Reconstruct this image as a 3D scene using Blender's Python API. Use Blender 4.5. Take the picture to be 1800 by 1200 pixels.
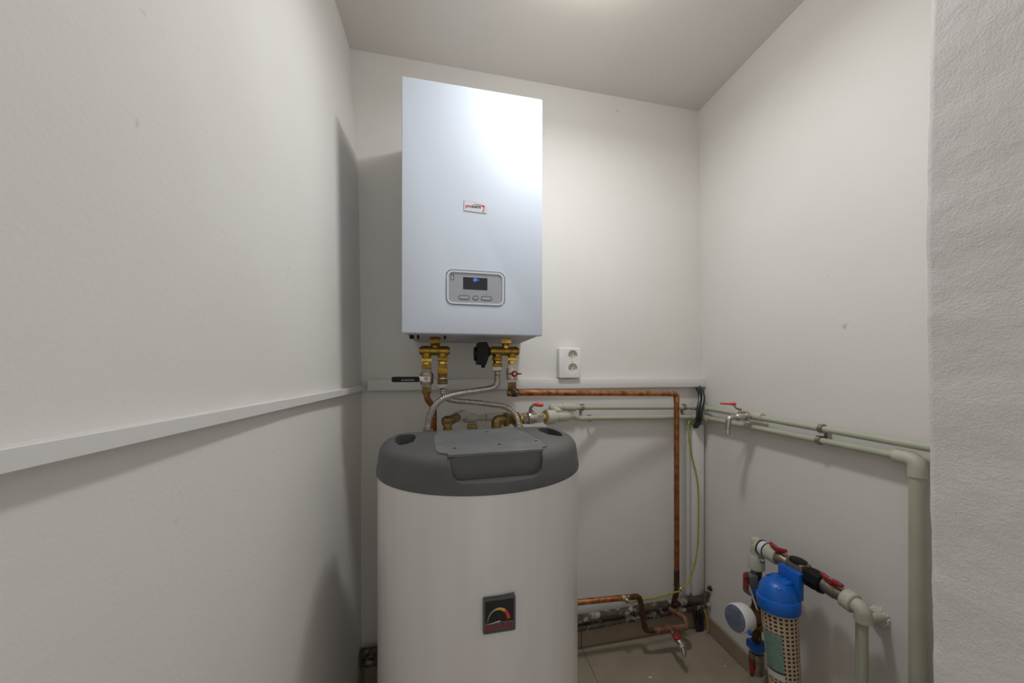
import bpy, bmesh, math, random
from mathutils import Vector, Matrix
random.seed(7)
PI = math.pi
scene = bpy.context.scene
for o in list(bpy.data.objects):
    bpy.data.objects.remove(o, do_unlink=True)

# ------------------------------------------------------------------ camera
CAM_H = 1.156
cam_d = bpy.data.cameras.new('camera')
cam = bpy.data.objects.new('camera', cam_d)
scene.collection.objects.link(cam)
cam.location = (0, 0, CAM_H)
cam.rotation_euler = (PI/2, 0, -0.2225)
cam_d.sensor_fit = 'HORIZONTAL'
cam_d.sensor_width = 36.0
cam_d.lens = 638.234/1800*36
cam_d.shift_x = (900-935.66)/1800
cam_d.shift_y = (651.42-600)/1800
cam_d.clip_start = 0.01
scene.camera = cam

# ------------------------------------------------------------------ light
LAMP = (0.38, 0.84, 2.20)          # the room's ceiling lamp (just above the frame)
LAMP_W = 5.4
world = bpy.data.worlds.new('world'); scene.world = world
world.use_nodes = True
bg = world.node_tree.nodes['Background']
bg.inputs[0].default_value = (1.0, 0.975, 0.95, 1)   # pale light of the open space behind the doorway
bg.inputs[1].default_value = 0.60
ld = bpy.data.lights.new('lamp_light', 'AREA')
ld.shape = 'DISK'; ld.size = 0.15; ld.energy = LAMP_W; ld.color = (0.97, 0.98, 1.0)
lo = bpy.data.objects.new('lamp_light', ld); scene.collection.objects.link(lo)
lo.location = (LAMP[0], LAMP[1], LAMP[2]-0.012)
vs = scene.view_settings
vs.view_transform = 'Standard'; vs.look = 'None'; vs.gamma = 1.0; vs.exposure = 0.1
vs.use_curve_mapping = False

# ------------------------------------------------------------------ materials
def mat(name, c1, c2=None, rough=0.6, metal=0.0, scale=20, bump=0.0, bscale=200, detail=4, contrast=(0.35, 0.65),
        stretch=(1, 1, 1), coat=0.0, emit=None, rough2=None, c3=None, c3scale=60, c3lim=(0.6, 0.66), spec=0.5, bdist=0.002):
    m = bpy.data.materials.new(name); m.use_nodes = True
    nt = m.node_tree; N = nt.nodes; L = nt.links
    b = N['Principled BSDF']
    b.inputs['Roughness'].default_value = rough
    b.inputs['Metallic'].default_value = metal
    b.inputs['Specular IOR Level'].default_value = spec
    b.inputs['Coat Weight'].default_value = coat
    col = (*c1, 1)
    b.inputs['Base Color'].default_value = col
    tc = N.new('ShaderNodeTexCoord'); mp = N.new('ShaderNodeMapping')
    mp.inputs['Scale'].default_value = stretch
    L.new(tc.outputs['Object'], mp.inputs['Vector'])
    if c2:
        n = N.new('ShaderNodeTexNoise'); n.inputs['Scale'].default_value = scale; n.inputs['Detail'].default_value = detail
        L.new(mp.outputs[0], n.inputs['Vector'])
        r = N.new('ShaderNodeValToRGB')
        r.color_ramp.elements[0].position = contrast[0]; r.color_ramp.elements[1].position = contrast[1]
        r.color_ramp.elements[0].color = (*c1, 1); r.color_ramp.elements[1].color = (*c2, 1)
        L.new(n.outputs['Fac'], r.inputs[0])
        out = r.outputs[0]
        if c3:
            n3 = N.new('ShaderNodeTexNoise'); n3.inputs['Scale'].default_value = c3scale; n3.inputs['Detail'].default_value = 3
            L.new(mp.outputs[0], n3.inputs['Vector'])
            r3 = N.new('ShaderNodeValToRGB')
            r3.color_ramp.elements[0].position = c3lim[0]; r3.color_ramp.elements[1].position = c3lim[1]
            L.new(n3.outputs['Fac'], r3.inputs[0])
            mx = N.new('ShaderNodeMix'); mx.data_type = 'RGBA'
            L.new(r3.outputs[0], mx.inputs[0]); L.new(out, mx.inputs[6]); mx.inputs[7].default_value = (*c3, 1)
            out = mx.outputs[2]
        L.new(out, b.inputs['Base Color'])
        if rough2 is not None:
            mr = N.new('ShaderNodeMapRange'); mr.inputs[3].default_value = rough; mr.inputs[4].default_value = rough2
            L.new(n.outputs['Fac'], mr.inputs[0]); L.new(mr.outputs[0], b.inputs['Roughness'])
    if bump:
        nb = N.new('ShaderNodeTexNoise'); nb.inputs['Scale'].default_value = bscale; nb.inputs['Detail'].default_value = 5
        L.new(mp.outputs[0], nb.inputs['Vector'])
        bp = N.new('ShaderNodeBump'); bp.inputs['Strength'].default_value = bump; bp.inputs['Distance'].default_value = bdist
        L.new(nb.outputs['Fac'], bp.inputs['Height']); L.new(bp.outputs[0], b.inputs['Normal'])
    if emit:
        b.inputs['Emission Color'].default_value = (*c1, 1); b.inputs['Emission Strength'].default_value = emit
    return m

def plaster(name, c1, c2, fine=160, coarse=14, fs=0.35, cs=0.25, stretch=(1, 1, 1), smear=0.0, big=0.0):
    """painted plaster: fine roller stipple over slow trowel unevenness"""
    m = mat(name, c1, c2, rough=0.85, scale=3.0, detail=3, contrast=(0.3, 0.7), spec=0.2, c3=tuple(v*0.72 for v in c1), c3scale=26, c3lim=(0.745, 0.82))
    nt = m.node_tree; N = nt.nodes; L = nt.links; b = N['Principled BSDF']
    tc = N.new('ShaderNodeTexCoord'); mp = N.new('ShaderNodeMapping'); mp.inputs['Scale'].default_value = stretch
    L.new(tc.outputs['Object'], mp.inputs['Vector'])
    n1 = N.new('ShaderNodeTexNoise'); n1.inputs['Scale'].default_value = coarse; n1.inputs['Detail'].default_value = 6
    n1.inputs['Distortion'].default_value = smear
    n2 = N.new('ShaderNodeTexNoise'); n2.inputs['Scale'].default_value = fine; n2.inputs['Detail'].default_value = 3
    L.new(mp.outputs[0], n1.inputs['Vector']); L.new(mp.outputs[0], n2.inputs['Vector'])
    b1 = N.new('ShaderNodeBump'); b1.inputs['Strength'].default_value = cs; b1.inputs['Distance'].default_value = 0.01
    b2 = N.new('ShaderNodeBump'); b2.inputs['Strength'].default_value = fs; b2.inputs['Distance'].default_value = 0.002
    L.new(n1.outputs['Fac'], b1.inputs['Height']); L.new(n2.outputs['Fac'], b2.inputs['Height'])
    if big:
        n3 = N.new('ShaderNodeTexNoise'); n3.inputs['Scale'].default_value = 22; n3.inputs['Detail'].default_value = 2
        b3 = N.new('ShaderNodeBump'); b3.inputs['Strength'].default_value = big; b3.inputs['Distance'].default_value = 0.01
        L.new(mp.outputs[0], n3.inputs['Vector']); L.new(n3.outputs['Fac'], b3.inputs['Height']); L.new(b3.outputs[0], b1.inputs['Normal'])
    L.new(b1.outputs[0], b2.inputs['Normal']); L.new(b2.outputs[0], b.inputs['Normal'])
    return m

M = {}
M['wall'] = plaster('wall_paint', (0.715, 0.69, 0.65), (0.745, 0.725, 0.69), fs=0.18, cs=0.07)
M['wall_rough'] = plaster('rough_wall_paint', (0.71, 0.685, 0.66), (0.74, 0.715, 0.695), fine=420, coarse=130, fs=0.35, cs=0.11, smear=0.3, big=0.24)
M['ceiling'] = plaster('ceiling_paint', (0.70, 0.655, 0.60), (0.73, 0.69, 0.64), fs=0.1, cs=0.05)
M['tile'] = mat('floor_tile_glaze', (0.30, 0.25, 0.185), (0.36, 0.305, 0.235), rough=0.45, scale=7, detail=6, bump=0.05, bscale=60,
                c3=(0.48, 0.44, 0.38), c3scale=45, c3lim=(0.66, 0.78))
M['skirt'] = mat('skirting_tile_glaze', (0.27, 0.215, 0.145), (0.33, 0.27, 0.195), rough=0.45, scale=9, detail=5)
M['grout'] = mat('grout', (0.24, 0.21, 0.17), (0.30, 0.27, 0.22), rough=0.95, scale=80)
M['boiler'] = mat('boiler_enamel', (0.635, 0.70, 0.79), rough=0.4, spec=0.28)
M['boiler_dark'] = mat('boiler_chassis', (0.42, 0.43, 0.45), (0.5, 0.5, 0.52), rough=0.6, scale=15)
M['panel_grey'] = mat('panel_grey', (0.36, 0.38, 0.42), rough=0.5)
M['panel_light'] = mat('panel_light', (0.66, 0.69, 0.73), rough=0.35)
M['line_grey'] = mat('line_grey', (0.11, 0.12, 0.14), rough=0.5)
M['screen'] = mat('screen_glass', (0.012, 0.014, 0.02), rough=0.15)
M['screen_text'] = mat('screen_text', (0.10, 0.20, 0.75), emit=0.5)
M['white_plastic'] = mat('white_plastic', (0.78, 0.775, 0.755), rough=0.42)
M['trunk'] = mat('trunking_plastic', (0.72, 0.71, 0.695), rough=0.4)
M['socket_in'] = mat('socket_cup_plastic', (0.62, 0.60, 0.54), rough=0.5)
M['tank'] = mat('tank_enamel', (0.70, 0.675, 0.65), (0.73, 0.71, 0.69), rough=0.3, scale=5, stretch=(6, 6, 0.6), coat=0.3)
M['lid'] = mat('lid_plastic', (0.082, 0.083, 0.082), (0.094, 0.095, 0.094), rough=0.5, scale=6, detail=6, contrast=(0.4, 0.65), bump=0.15, bscale=900, bdist=0.0004,
               c3=(0.10, 0.102, 0.103), c3scale=11, c3lim=(0.5, 0.75))
M['lid_lit_dusty'] = mat('lit_dusty_lid_plastic', (0.12, 0.122, 0.124), (0.14, 0.142, 0.144), rough=0.6, scale=6, detail=6, c3=(0.17, 0.175, 0.18), c3scale=16, c3lim=(0.52, 0.75))  # dust patches, and lamp light on the top painted into the paler grey
M['black'] = mat('black_plastic', (0.006, 0.006, 0.007), rough=0.5, spec=0.25)
M['black_rubber'] = mat('cable_sheath', (0.012, 0.013, 0.016), rough=0.35)
M['hole'] = mat('hole_dark', (0.01, 0.01, 0.01), rough=0.9)
M['brass'] = mat('brass', (0.44, 0.275, 0.055), (0.30, 0.175, 0.03), rough=0.28, metal=1, scale=60, rough2=0.45)
M['brass_gold'] = mat('brass_polished', (0.80, 0.55, 0.17), (0.7, 0.45, 0.12), rough=0.2, metal=1, scale=70)
M['brass_old'] = mat('brass_tarnished', (0.33, 0.23, 0.095), (0.20, 0.13, 0.05), rough=0.38, metal=1, scale=50, rough2=0.55)
M['steel'] = mat('nickel_plated', (0.62, 0.58, 0.53), (0.5, 0.46, 0.41), rough=0.28, metal=1, scale=50)
M['steel_dull'] = mat('nickel_dull', (0.42, 0.37, 0.30), (0.30, 0.25, 0.19), rough=0.45, metal=1, scale=60)
M['hose'] = mat('stainless_corrugated', (0.55, 0.51, 0.47), (0.46, 0.42, 0.38), rough=0.3, metal=1, scale=80)
M['copper'] = mat('copper', (0.56, 0.25, 0.11), (0.27, 0.10, 0.04), rough=0.32, metal=1, scale=42, contrast=(0.42, 0.64), rough2=0.5)
M['copper_brown'] = mat('copper_oxidised', (0.38, 0.155, 0.05), (0.24, 0.09, 0.03), rough=0.45, metal=0.75, scale=40)
M['copper_burnt'] = mat('copper_burnt', (0.10, 0.045, 0.02), (0.045, 0.022, 0.012), rough=0.6, metal=0.4, scale=60,
                        c3=(0.40, 0.34, 0.26), c3scale=50, c3lim=(0.62, 0.68))
M['copper_red'] = mat('copper_red', (0.27, 0.125, 0.075), (0.17, 0.075, 0.04), rough=0.55, metal=0.4, scale=45, c3=(0.25, 0.2, 0.15), c3scale=60)
M['pipe_painted'] = mat('old_painted_pipe', (0.03, 0.022, 0.015), (0.10, 0.08, 0.058), rough=0.7, scale=22, c3=(0.40, 0.36, 0.30), c3scale=24, c3lim=(0.51, 0.60), bump=0.4, bscale=70)
M['green'] = mat('ppr_green', (0.40, 0.415, 0.315), (0.44, 0.45, 0.35), rough=0.5, scale=14)
M['green_pale'] = mat('ppr_fitting', (0.47, 0.465, 0.37), (0.50, 0.49, 0.40), rough=0.55, scale=18)
M['red'] = mat('red_handle', (0.30, 0.012, 0.012), (0.22, 0.008, 0.009), rough=0.4, scale=40)
M['red_bright'] = mat('red_lever', (0.62, 0.05, 0.035), rough=0.4)
M['red_logo'] = mat('red_print', (0.62, 0.03, 0.04), rough=0.6)
M['black_print'] = mat('black_print', (0.05, 0.05, 0.07), rough=0.6)
M['blue'] = mat('blue_plastic', (0.004, 0.105, 0.50), (0.006, 0.13, 0.56), rough=0.35, scale=10, c3=(0.35, 0.42, 0.52), c3scale=14, c3lim=(0.68, 0.74))
M['lattice'] = mat('cream_lattice', (0.56, 0.44, 0.32), (0.50, 0.39, 0.28), rough=0.55, scale=20)
M['bowl'] = mat('brown_bowl', (0.085, 0.042, 0.02), (0.05, 0.025, 0.014), rough=0.35, scale=15)
M['label_green'] = mat('green_label', (0.17, 0.27, 0.235), (0.14, 0.235, 0.20), rough=0.5, scale=90)
M['label_white'] = mat('paper_white', (0.60, 0.57, 0.53), rough=0.6)
M['wire'] = mat('earth_wire', (0.38, 0.32, 0.02), (0.26, 0.27, 0.02), rough=0.45, scale=30)
M['wire_orange'] = mat('orange_wire', (0.55, 0.32, 0.04), rough=0.45)
M['dial'] = mat('meter_dial', (0.11, 0.125, 0.20), (0.15, 0.165, 0.24), rough=0.12, scale=30, coat=0.8)
M['putty'] = mat('white_putty', (0.70, 0.68, 0.64), (0.6, 0.57, 0.52), rough=0.9, scale=90, bump=0.6, bscale=150)
M['yellow_print'] = mat('yellow_print', (0.62, 0.42, 0.04), rough=0.5)
M['grey_print'] = mat('grey_print', (0.30, 0.31, 0.32), rough=0.5)
M['red_dark_print'] = mat('dark_red_print', (0.30, 0.008, 0.02), rough=0.5)
M['badge_frame'] = mat('badge_frame', (0.085, 0.085, 0.09), rough=0.35)
M['badge_face'] = mat('badge_face', (0.010, 0.009, 0.008), rough=0.25)
M['diffuser'] = mat('lamp_diffuser', (1.0, 0.99, 0.97), emit=16.0)

# ------------------------------------------------------------------ helpers
COL = scene.collection
def thing(name, label, cat, loc=(0, 0, 0), group=None):
    o = bpy.data.objects.new(name, None); COL.objects.link(o)
    o.location = loc; o.empty_display_size = 0.05
    o['label'] = label; o['category'] = cat
    if group: o['group'] = group
    return o
def tag(o, label, cat, group=None):
    o['label'] = label; o['category'] = cat
    if group: o['group'] = group
    return o
def obj(name, bm, m, parent=None, label=None, angle=35, kind=None):
    me = bpy.data.meshes.new(name)
    bmesh.ops.recalc_face_normals(bm, faces=bm.faces[:])
    bm.to_mesh(me); bm.free()
    return obj_me(name, me, m, parent, label, angle, kind)
def obj_me(name, me, m, parent=None, label=None, angle=35, kind=None):
    for p in me.polygons: p.use_smooth = True
    me.set_sharp_from_angle(angle=math.radians(angle))
    me.materials.clear(); me.materials.append(M[m])
    o = bpy.data.objects.new(name, me); COL.objects.link(o)
    if parent is not None:
        o.parent = parent
        if parent.type == 'EMPTY':
            o.matrix_parent_inverse = Matrix.Translation(parent.location).inverted()
    if label: o['label'] = label
    if kind: o['kind'] = kind
    return o
def B(): return bmesh.new()
def box(bm, x0, x1, y0, y1, z0, z1, bev=0.0, seg=2):
    r = bmesh.ops.create_cube(bm, size=1.0)
    vs_ = r['verts']
    for v in vs_:
        v.co = Vector((x0+(v.co.x+.5)*(x1-x0), y0+(v.co.y+.5)*(y1-y0), z0+(v.co.z+.5)*(z1-z0)))
    if bev:
        es = list({e for v in vs_ for e in v.link_edges})
        bmesh.ops.bevel(bm, geom=es, offset=bev, segments=seg, affect='EDGES', profile=0.5)
    return bm
def frame_of(d):
    d = Vector(d).normalized()
    a = Vector((0, 0, 1)) if abs(d.z) < 0.9 else Vector((0, 1, 0))
    u = d.cross(a).normalized(); w = d.cross(u).normalized()
    return d, u, w
def lathe(bm, o, d, prof, seg=20, rot=0.0, caps=True):
    """surface of revolution about axis o + t*d; prof = [(t, r), ...]; seg=6 makes hexagonal nuts"""
    o = Vector(o); d, u, w = frame_of(d)
    rings = []
    for t, r in prof:
        rings.append([bm.verts.new(o + d*t + (u*math.cos(rot+2*PI*k/seg) + w*math.sin(rot+2*PI*k/seg))*max(r, 1e-5)) for k in range(seg)])
    for a, b in zip(rings[:-1], rings[1:]):
        for k in range(seg):
            bm.faces.new((a[k], a[(k+1) % seg], b[(k+1) % seg], b[k]))
    if caps:
        bm.faces.new(rings[0][::-1]); bm.faces.new(rings[-1])
    return bm
def cyl(bm, a, b, r, seg=16, rot=0.0):
    a = Vector(a); b = Vector(b)
    return lathe(bm, a, b-a, [(0, r), ((b-a).length, r)], seg, rot)
def nut(bm, a, b, r, ch=0.12):
    a = Vector(a); b = Vector(b); l = (b-a).length
    return lathe(bm, a, b-a, [(0, r*0.9), (l*ch, r), (l*(1-ch), r), (l, r*0.9)], 6, rot=PI/6)
def fillet(pts, rad, n=6):
    """round the corners of a polyline"""
    P = [Vector(p) for p in pts]; out = [P[0]]
    for i in range(1, len(P)-1):
        a, b, c = P[i-1], P[i], P[i+1]
        r = rad[i-1] if isinstance(rad, (list, tuple)) else rad
        u = (a-b); v = (c-b); ang = u.angle(v)
        if ang > PI-0.02 or r <= 0: out.append(b); continue
        t = min(r/math.tan(ang/2), u.length*0.49, v.length*0.49)
        p0 = b+u.normalized()*t; p1 = b+v.normalized()*t
        for k in range(n+1):
            s = k/n
            out.append(p0*(1-s)**2 + b*2*s*(1-s) + p1*s*s)
    out.append(P[-1]); return out
def spline(pts, n=12):
    P = [Vector(p) for p in pts]; P = [P[0]*2-P[1]]+P+[P[-1]*2-P[-2]]; out = []
    for i in range(1, len(P)-2):
        p0, p1, p2, p3 = P[i-1:i+3]
        for k in range(n):
            t = k/n
            out.append(0.5*((2*p1)+(p2-p0)*t+(2*p0-5*p1+4*p2-p3)*t*t+(3*p1-p0-3*p2+p3)*t**3))
    out.append(P[-2]); return out
def resample(pts, step):
    out = [pts[0]]; acc = 0.0
    for a, b in zip(pts[:-1], pts[1:]):
        l = (b-a).length
        if l < 1e-9: continue
        t = step-acc
        while t <= l:
            out.append(a+(b-a)*(t/l)); t += step
        acc = l-(t-step)
    return out
def tube(bm, pts, r, seg=14, caps=True):
    pts = [Vector(p) for p in pts]; n = len(pts)
    rr = r if isinstance(r, (list, tuple)) else [r]*n
    T = [(pts[min(i+1, n-1)]-pts[max(i-1, 0)]).normalized() for i in range(n)]
    _, u, _ = frame_of(T[0]); rings = []
    for i in range(n):
        u = (u-T[i]*u.dot(T[i])).normalized(); w = T[i].cross(u)
        rings.append([bm.verts.new(pts[i]+(u*math.cos(2*PI*k/seg)+w*math.sin(2*PI*k/seg))*rr[i]) for k in range(seg)])
    for a, b in zip(rings[:-1], rings[1:]):
        for k in range(seg): bm.faces.new((a[k], a[(k+1) % seg], b[(k+1) % seg], b[k]))
    if caps: bm.faces.new(rings[0][::-1]); bm.faces.new(rings[-1])
    return bm
def prism(bm, poly, mapf, a, b):
    """extrude 2-D polygon: mapf(p, q, depth) -> point"""
    lo_ = [bm.verts.new(mapf(p, q, a)) for p, q in poly]; hi = [bm.verts.new(mapf(p, q, b)) for p, q in poly]
    n = len(poly)
    for k in range(n): bm.faces.new((lo_[k], lo_[(k+1) % n], hi[(k+1) % n], hi[k]))
    bm.faces.new(lo_[::-1]); bm.faces.new(hi)
    return bm
def XZ(p, q, d): return Vector((p, d, q))
def XY(p, q, d): return Vector((p, q, d))
def YZ(p, q, d): return Vector((d, p, q))
def rrect(x0, x1, z0, z1, r, n=5):
    out = []
    for cx_, cz, a0 in ((x1-r, z1-r, 0), (x0+r, z1-r, 90), (x0+r, z0+r, 180), (x1-r, z0+r, 270)):
        for k in range(n+1):
            a = math.radians(a0+90*k/n); out.append((cx_+r*math.cos(a), cz+r*math.sin(a)))
    return out
def ring_prism(bm, outer, inner, mapf, a, b):
    n = len(outer)
    V = [[bm.verts.new(mapf(p, q, d)) for p, q in poly] for poly, d in ((outer, a), (outer, b), (inner, b), (inner, a))]
    for i in range(4):
        A, C = V[i], V[(i+1) % 4]
        for k in range(n): bm.faces.new((A[k], A[(k+1) % n], C[(k+1) % n], C[k]))
    return bm
def boolean(o, cutter_bms):
    """subtract cutters from mesh object o and keep the result as its mesh"""
    tmp = []
    for cb in cutter_bms:
        bmesh.ops.recalc_face_normals(cb, faces=cb.faces[:])
        me = bpy.data.meshes.new('cut'); cb.to_mesh(me); cb.free()
        c = bpy.data.objects.new('cut', me); COL.objects.link(c); tmp.append(c)
        md = o.modifiers.new('cut', 'BOOLEAN'); md.operation = 'DIFFERENCE'; md.solver = 'EXACT'; md.object = c
    bpy.context.view_layer.update()
    dg = bpy.context.evaluated_depsgraph_get()
    me = bpy.data.meshes.new_from_object(o.evaluated_get(dg))
    o.modifiers.clear(); old = o.data; m = old.materials[0]; o.data = me
    me.materials.clear(); me.materials.append(m)
    for p in me.polygons: p.material_index = 0; p.use_smooth = True
    me.set_sharp_from_angle(angle=math.radians(35))
    me.name = old.name; bpy.data.meshes.remove(old)
    for c in tmp:
        d = c.data; bpy.data.objects.remove(c); bpy.data.meshes.remove(d)
def text_bm(s, size, origin, ax=(1, 0, 0), up=(0, 0, 1), depth=0.0006, width=None, bold=0.0, shear=0.0):
    cu = bpy.data.curves.new('t', 'FONT'); cu.body = s; cu.size = size; cu.extrude = depth/2; cu.align_x = 'LEFT'
    cu.resolution_u = 3; cu.offset = bold; cu.shear = shear
    o = bpy.data.objects.new('t', cu); COL.objects.link(o)
    bpy.context.view_layer.update()
    me = bpy.data.meshes.new_from_object(o.evaluated_get(bpy.context.evaluated_depsgraph_get()))
    bm = bmesh.new(); bm.from_mesh(me)
    bpy.data.objects.remove(o); bpy.data.curves.remove(cu); bpy.data.meshes.remove(me)
    ax = Vector(ax).normalized(); up = Vector(up).normalized(); nz = ax.cross(up)
    xs = [v.co.x for v in bm.verts]; k = 1.0
    if width and xs: k = width/(max(xs)-min(xs))
    for v in bm.verts:
        v.co = Vector(origin)+ax*((v.co.x-min(xs))*k)+up*v.co.y+nz*v.co.z
    return bm
def struct(o): o['kind'] = 'structure'; return o

# ------------------------------------------------------------------ the room
D, CEIL = 1.446, 2.337
def XL(z):   # left wall is out of plumb
    K = [(0, -0.318), (0.13, -0.317), (1.1, -0.318), (1.9, -0.334), (2.34, -0.362)]
    for (z0, x0), (z1, x1) in zip(K[:-1], K[1:]):
        if z <= z1: return x0+(x1-x0)*max(0, (z-z0))/(z1-z0)
    return K[-1][1]
def XR(z):
    return 1.122 if z < 1.3 else 1.122-0.02*(z-1.3)/1.04
def grid_wall(fn, u0, u1, v0, v1, nu, nv):
    bm = B(); V = [[bm.verts.new(fn(u0+(u1-u0)*i/nu, v0+(v1-v0)*j/nv)) for i in range(nu+1)] for j in range(nv+1)]
    for j in range(nv):
        for i in range(nu): bm.faces.new((V[j][i], V[j][i+1], V[j+1][i+1], V[j+1][i]))
    return bm
struct(obj('wall_left', grid_wall(lambda y, z: Vector((XL(z)+0.003*math.sin(y*7+z*2), y, z)), -0.6, D+0.02, 0, CEIL+0.01, 40, 40), 'wall', label='white painted plaster wall beside the trunking strip'))
struct(obj('wall_back', grid_wall(lambda x, z: Vector((x, D, z)), -0.42, 1.2, 0, CEIL+0.01, 4, 4), 'wall', label='white painted wall carrying the boiler'))
struct(obj('wall_right', grid_wall(lambda y, z: Vector((XR(z), y, z)), 0.3, D+0.02, 0, CEIL+0.01, 4, 16), 'wall', label='white painted wall behind the green pipes and water filter'))
struct(obj('ceiling', box(B(), -0.5, 1.9, -0.6, D+0.05, CEIL, CEIL+0.05), 'ceiling', label='plain off-white ceiling'))
def edge_x(z):   # free corner of the doorway wall, a little wavy
    K = [(0, 0.562), (0.786, 0.556), (0.92, 0.553), (1.124, 0.5475), (1.325, 0.544), (1.595, 0.5525), (2.35, 0.56)]
    for (z0, x0), (z1, x1) in zip(K[:-1], K[1:]):
        if z <= z1: return x0+(x1-x0)*(z-z0)/(z1-z0)+0.0007*math.sin(z*61)+0.0006*math.sin(z*143+1)
    return K[-1][1]
bm = B(); nz = 160; rows = []
for j in range(nz+1):
    z = (CEIL+0.005)*j/nz; e = edge_x(z)
    rows.append([bm.verts.new(p) for p in ((1.9, 0.3165, z), (e+0.010, 0.3165, z), (e+0.002, 0.314, z), (e, 0.308, z), (0.553, 0.15, z), (0.556, -0.25, z), (1.9, -0.25, z))])
for a, b in zip(rows[:-1], rows[1:]):
    for k in range(7): bm.faces.new((a[k], a[(k+1) % 7], b[(k+1) % 7], b[k]))
bm.faces.new(rows[0]); bm.faces.new(rows[-1])
struct(obj('wall_front', bm, 'wall_rough', label='rough grey-white plaster doorway wall standing before the right wall', angle=60))

floor = struct(obj('floor', box(B(), -0.45, 1.9, -0.6, D+0.05, -0.05, -0.003), 'grout', label='beige tiled floor'))
TS = 0.6
for ix in range(-1, 3):
    for iy in range(-2, 2):
        x0 = 0.535+(ix-1)*TS; y0 = 0.842+iy*TS
        xa, xb, ya, yb = x0+0.0015, x0+TS-0.0015, y0+0.0015, y0+TS-0.0015
        xa = max(xa, -0.40); xb = min(xb, 1.89); ya = max(ya, -0.6); yb = min(yb, D+0.02)
        if xb-xa < 0.02 or yb-ya < 0.02: continue
        obj('tile', box(B(), xa, xb, ya, yb, -0.02, 0.0, 0.0012, 1), 'tile', floor)
bb = struct(obj('baseboard_back', box(B(), -0.32, 1.122, 1.442, 1.446, 0.0, 0.069), 'grout', label='grout bed behind the back skirting tiles'))
for xa, xb in ((-0.315, -0.066), (-0.063, 0.5335), (0.5365, 1.112)):
    obj('tile', box(B(), xa, xb, 1.434, 1.4445, 0.001, 0.070, 0.001, 1), 'skirt', bb)
br = struct(obj('baseboard_right', box(B(), 1.118, 1.1225, 0.317, 1.446, 0.0, 0.069), 'grout', label='grout bed behind the right skirting tiles'))
for ya, yb in ((0.32, 0.8405), (0.8435, 1.433)):
    obj('tile', box(B(), 1.110, 1.1205, ya, yb, 0.001, 0.070, 0.001, 1), 'skirt', br)
bl = struct(obj('baseboard_left', box(B(), -0.3215, -0.315, -0.6, 1.446, 0.0, 0.069), 'grout', label='grout bed behind the left skirting tiles'))
for ya, yb in ((-0.6, -0.36), (-0.357, 0.2405), (0.2435, 0.8405), (0.8435, 1.433)):
    obj('tile', box(B(), -0.318, -0.307, ya, yb, 0.001, 0.070, 0.001, 1), 'skirt', bl)

# ceiling lamp: the room's lamp, fixed to the ceiling above the frame
t = thing('ceiling_lamp', 'round white ceiling lamp with a flat glowing diffuser', 'lamp', (LAMP[0], LAMP[1], CEIL))
obj('base', lathe(B(), (LAMP[0], LAMP[1], CEIL), (0, 0, -1), [(0, 0.085), (0.03, 0.09), (0.045, 0.085)], 32), 'white_plastic', t)
obj('diffuser', lathe(B(), (LAMP[0], LAMP[1], CEIL-0.045), (0, 0, -1), [(0, 0.080), (0.03, 0.092), (0.055, 0.090), (0.075, 0.078), (0.087, 0.055), (0.0915, 0.02)], 32), 'diffuser', t)

# ------------------------------------------------------------------ boiler
bx0, bx1, bz0, bz1, bf = -0.136, 0.282, 1.2655, 2.0055, 1.102
t = thing('boiler', 'pale blue-white wall-hung boiler with a grey control panel', 'boiler', (0.073, D, bz0))
chassis = obj('chassis', box(B(), bx0+0.002, bx1-0.002, bf+0.03, D, bz0+0.004, bz1-0.002, 0.002, 1), 'boiler', t)
front = obj('front_cover', box(B(), bx0, bx1, bf, bf+0.0295, bz0, bz1, 0.003, 3), 'boiler', t)
boolean(front, [prism(B(), rrect(-0.013, 0.164, 1.351, 1.457, 0.02, 6), XZ, bf-0.01, bf+0.006)])
obj('bottom_tray', box(B(), bx0+0.012, bx1-0.012, bf+0.034, D-0.004, bz0-0.0005, bz0+0.0035), 'boiler_dark', t)
for xa, w in ((-0.121, 0.012), (-0.099, 0.006), (-0.019, 0.006)):
    obj('clip', box(B(), xa, xa+w, 1.16, 1.175, bz0-0.012, bz0+0.002, 0.0015, 1), 'black', t)
cp = obj('control_panel', prism(B(), rrect(-0.0095, 0.1605, 1.3545, 1.4535, 0.0175, 6), XZ, bf+0.0055, bf+0.001), 'panel_light', t, label='pale grey control panel')
obj('bezel', ring_prism(B(), rrect(-0.0095, 0.1605, 1.3545, 1.4535, 0.0175, 6), rrect(-0.004, 0.155, 1.3595, 1.4485, 0.013, 6), XZ, bf+0.0015, bf-0.0025), 'panel_light', cp)
obj('face', prism(B(), rrect(-0.003, 0.154, 1.3605, 1.4475, 0.012, 6), XZ, bf+0.002, bf-0.0002), 'panel_grey', cp)
obj('screen', prism(B(), rrect(0.038, 0.110, 1.3995, 1.4355, 0.001, 2), XZ, bf, bf-0.0008), 'screen', cp)
bm = B()
for k, (xa, xb, za) in enumerate(((0.068, 0.079, 1.431), (0.068, 0.085, 1.4275), (0.068, 0.077, 1.424))):
    box(bm, xa, xb, bf-0.0011, bf-0.0008, za, za+0.0022)
obj('screen_text', bm, 'screen_text', cp)
for xc_, w in ((0.041, 0.0165), (0.0745, 0.0085), (0.1075, 0.0165)):
    o_ = obj('button_rim', ring_prism(B(), rrect(xc_-w, xc_+w, 1.3685, 1.3815, 0.0062, 4), rrect(xc_-w+0.0018, xc_+w-0.0018, 1.3703, 1.3797, 0.0045, 4), XZ, bf, bf-0.0012), 'line_grey', cp)
    obj('button', prism(B(), rrect(xc_-w+0.0019, xc_+w-0.0019, 1.3704, 1.3796, 0.0044, 4), XZ, bf, bf-0.0010), 'panel_grey', cp)
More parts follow.
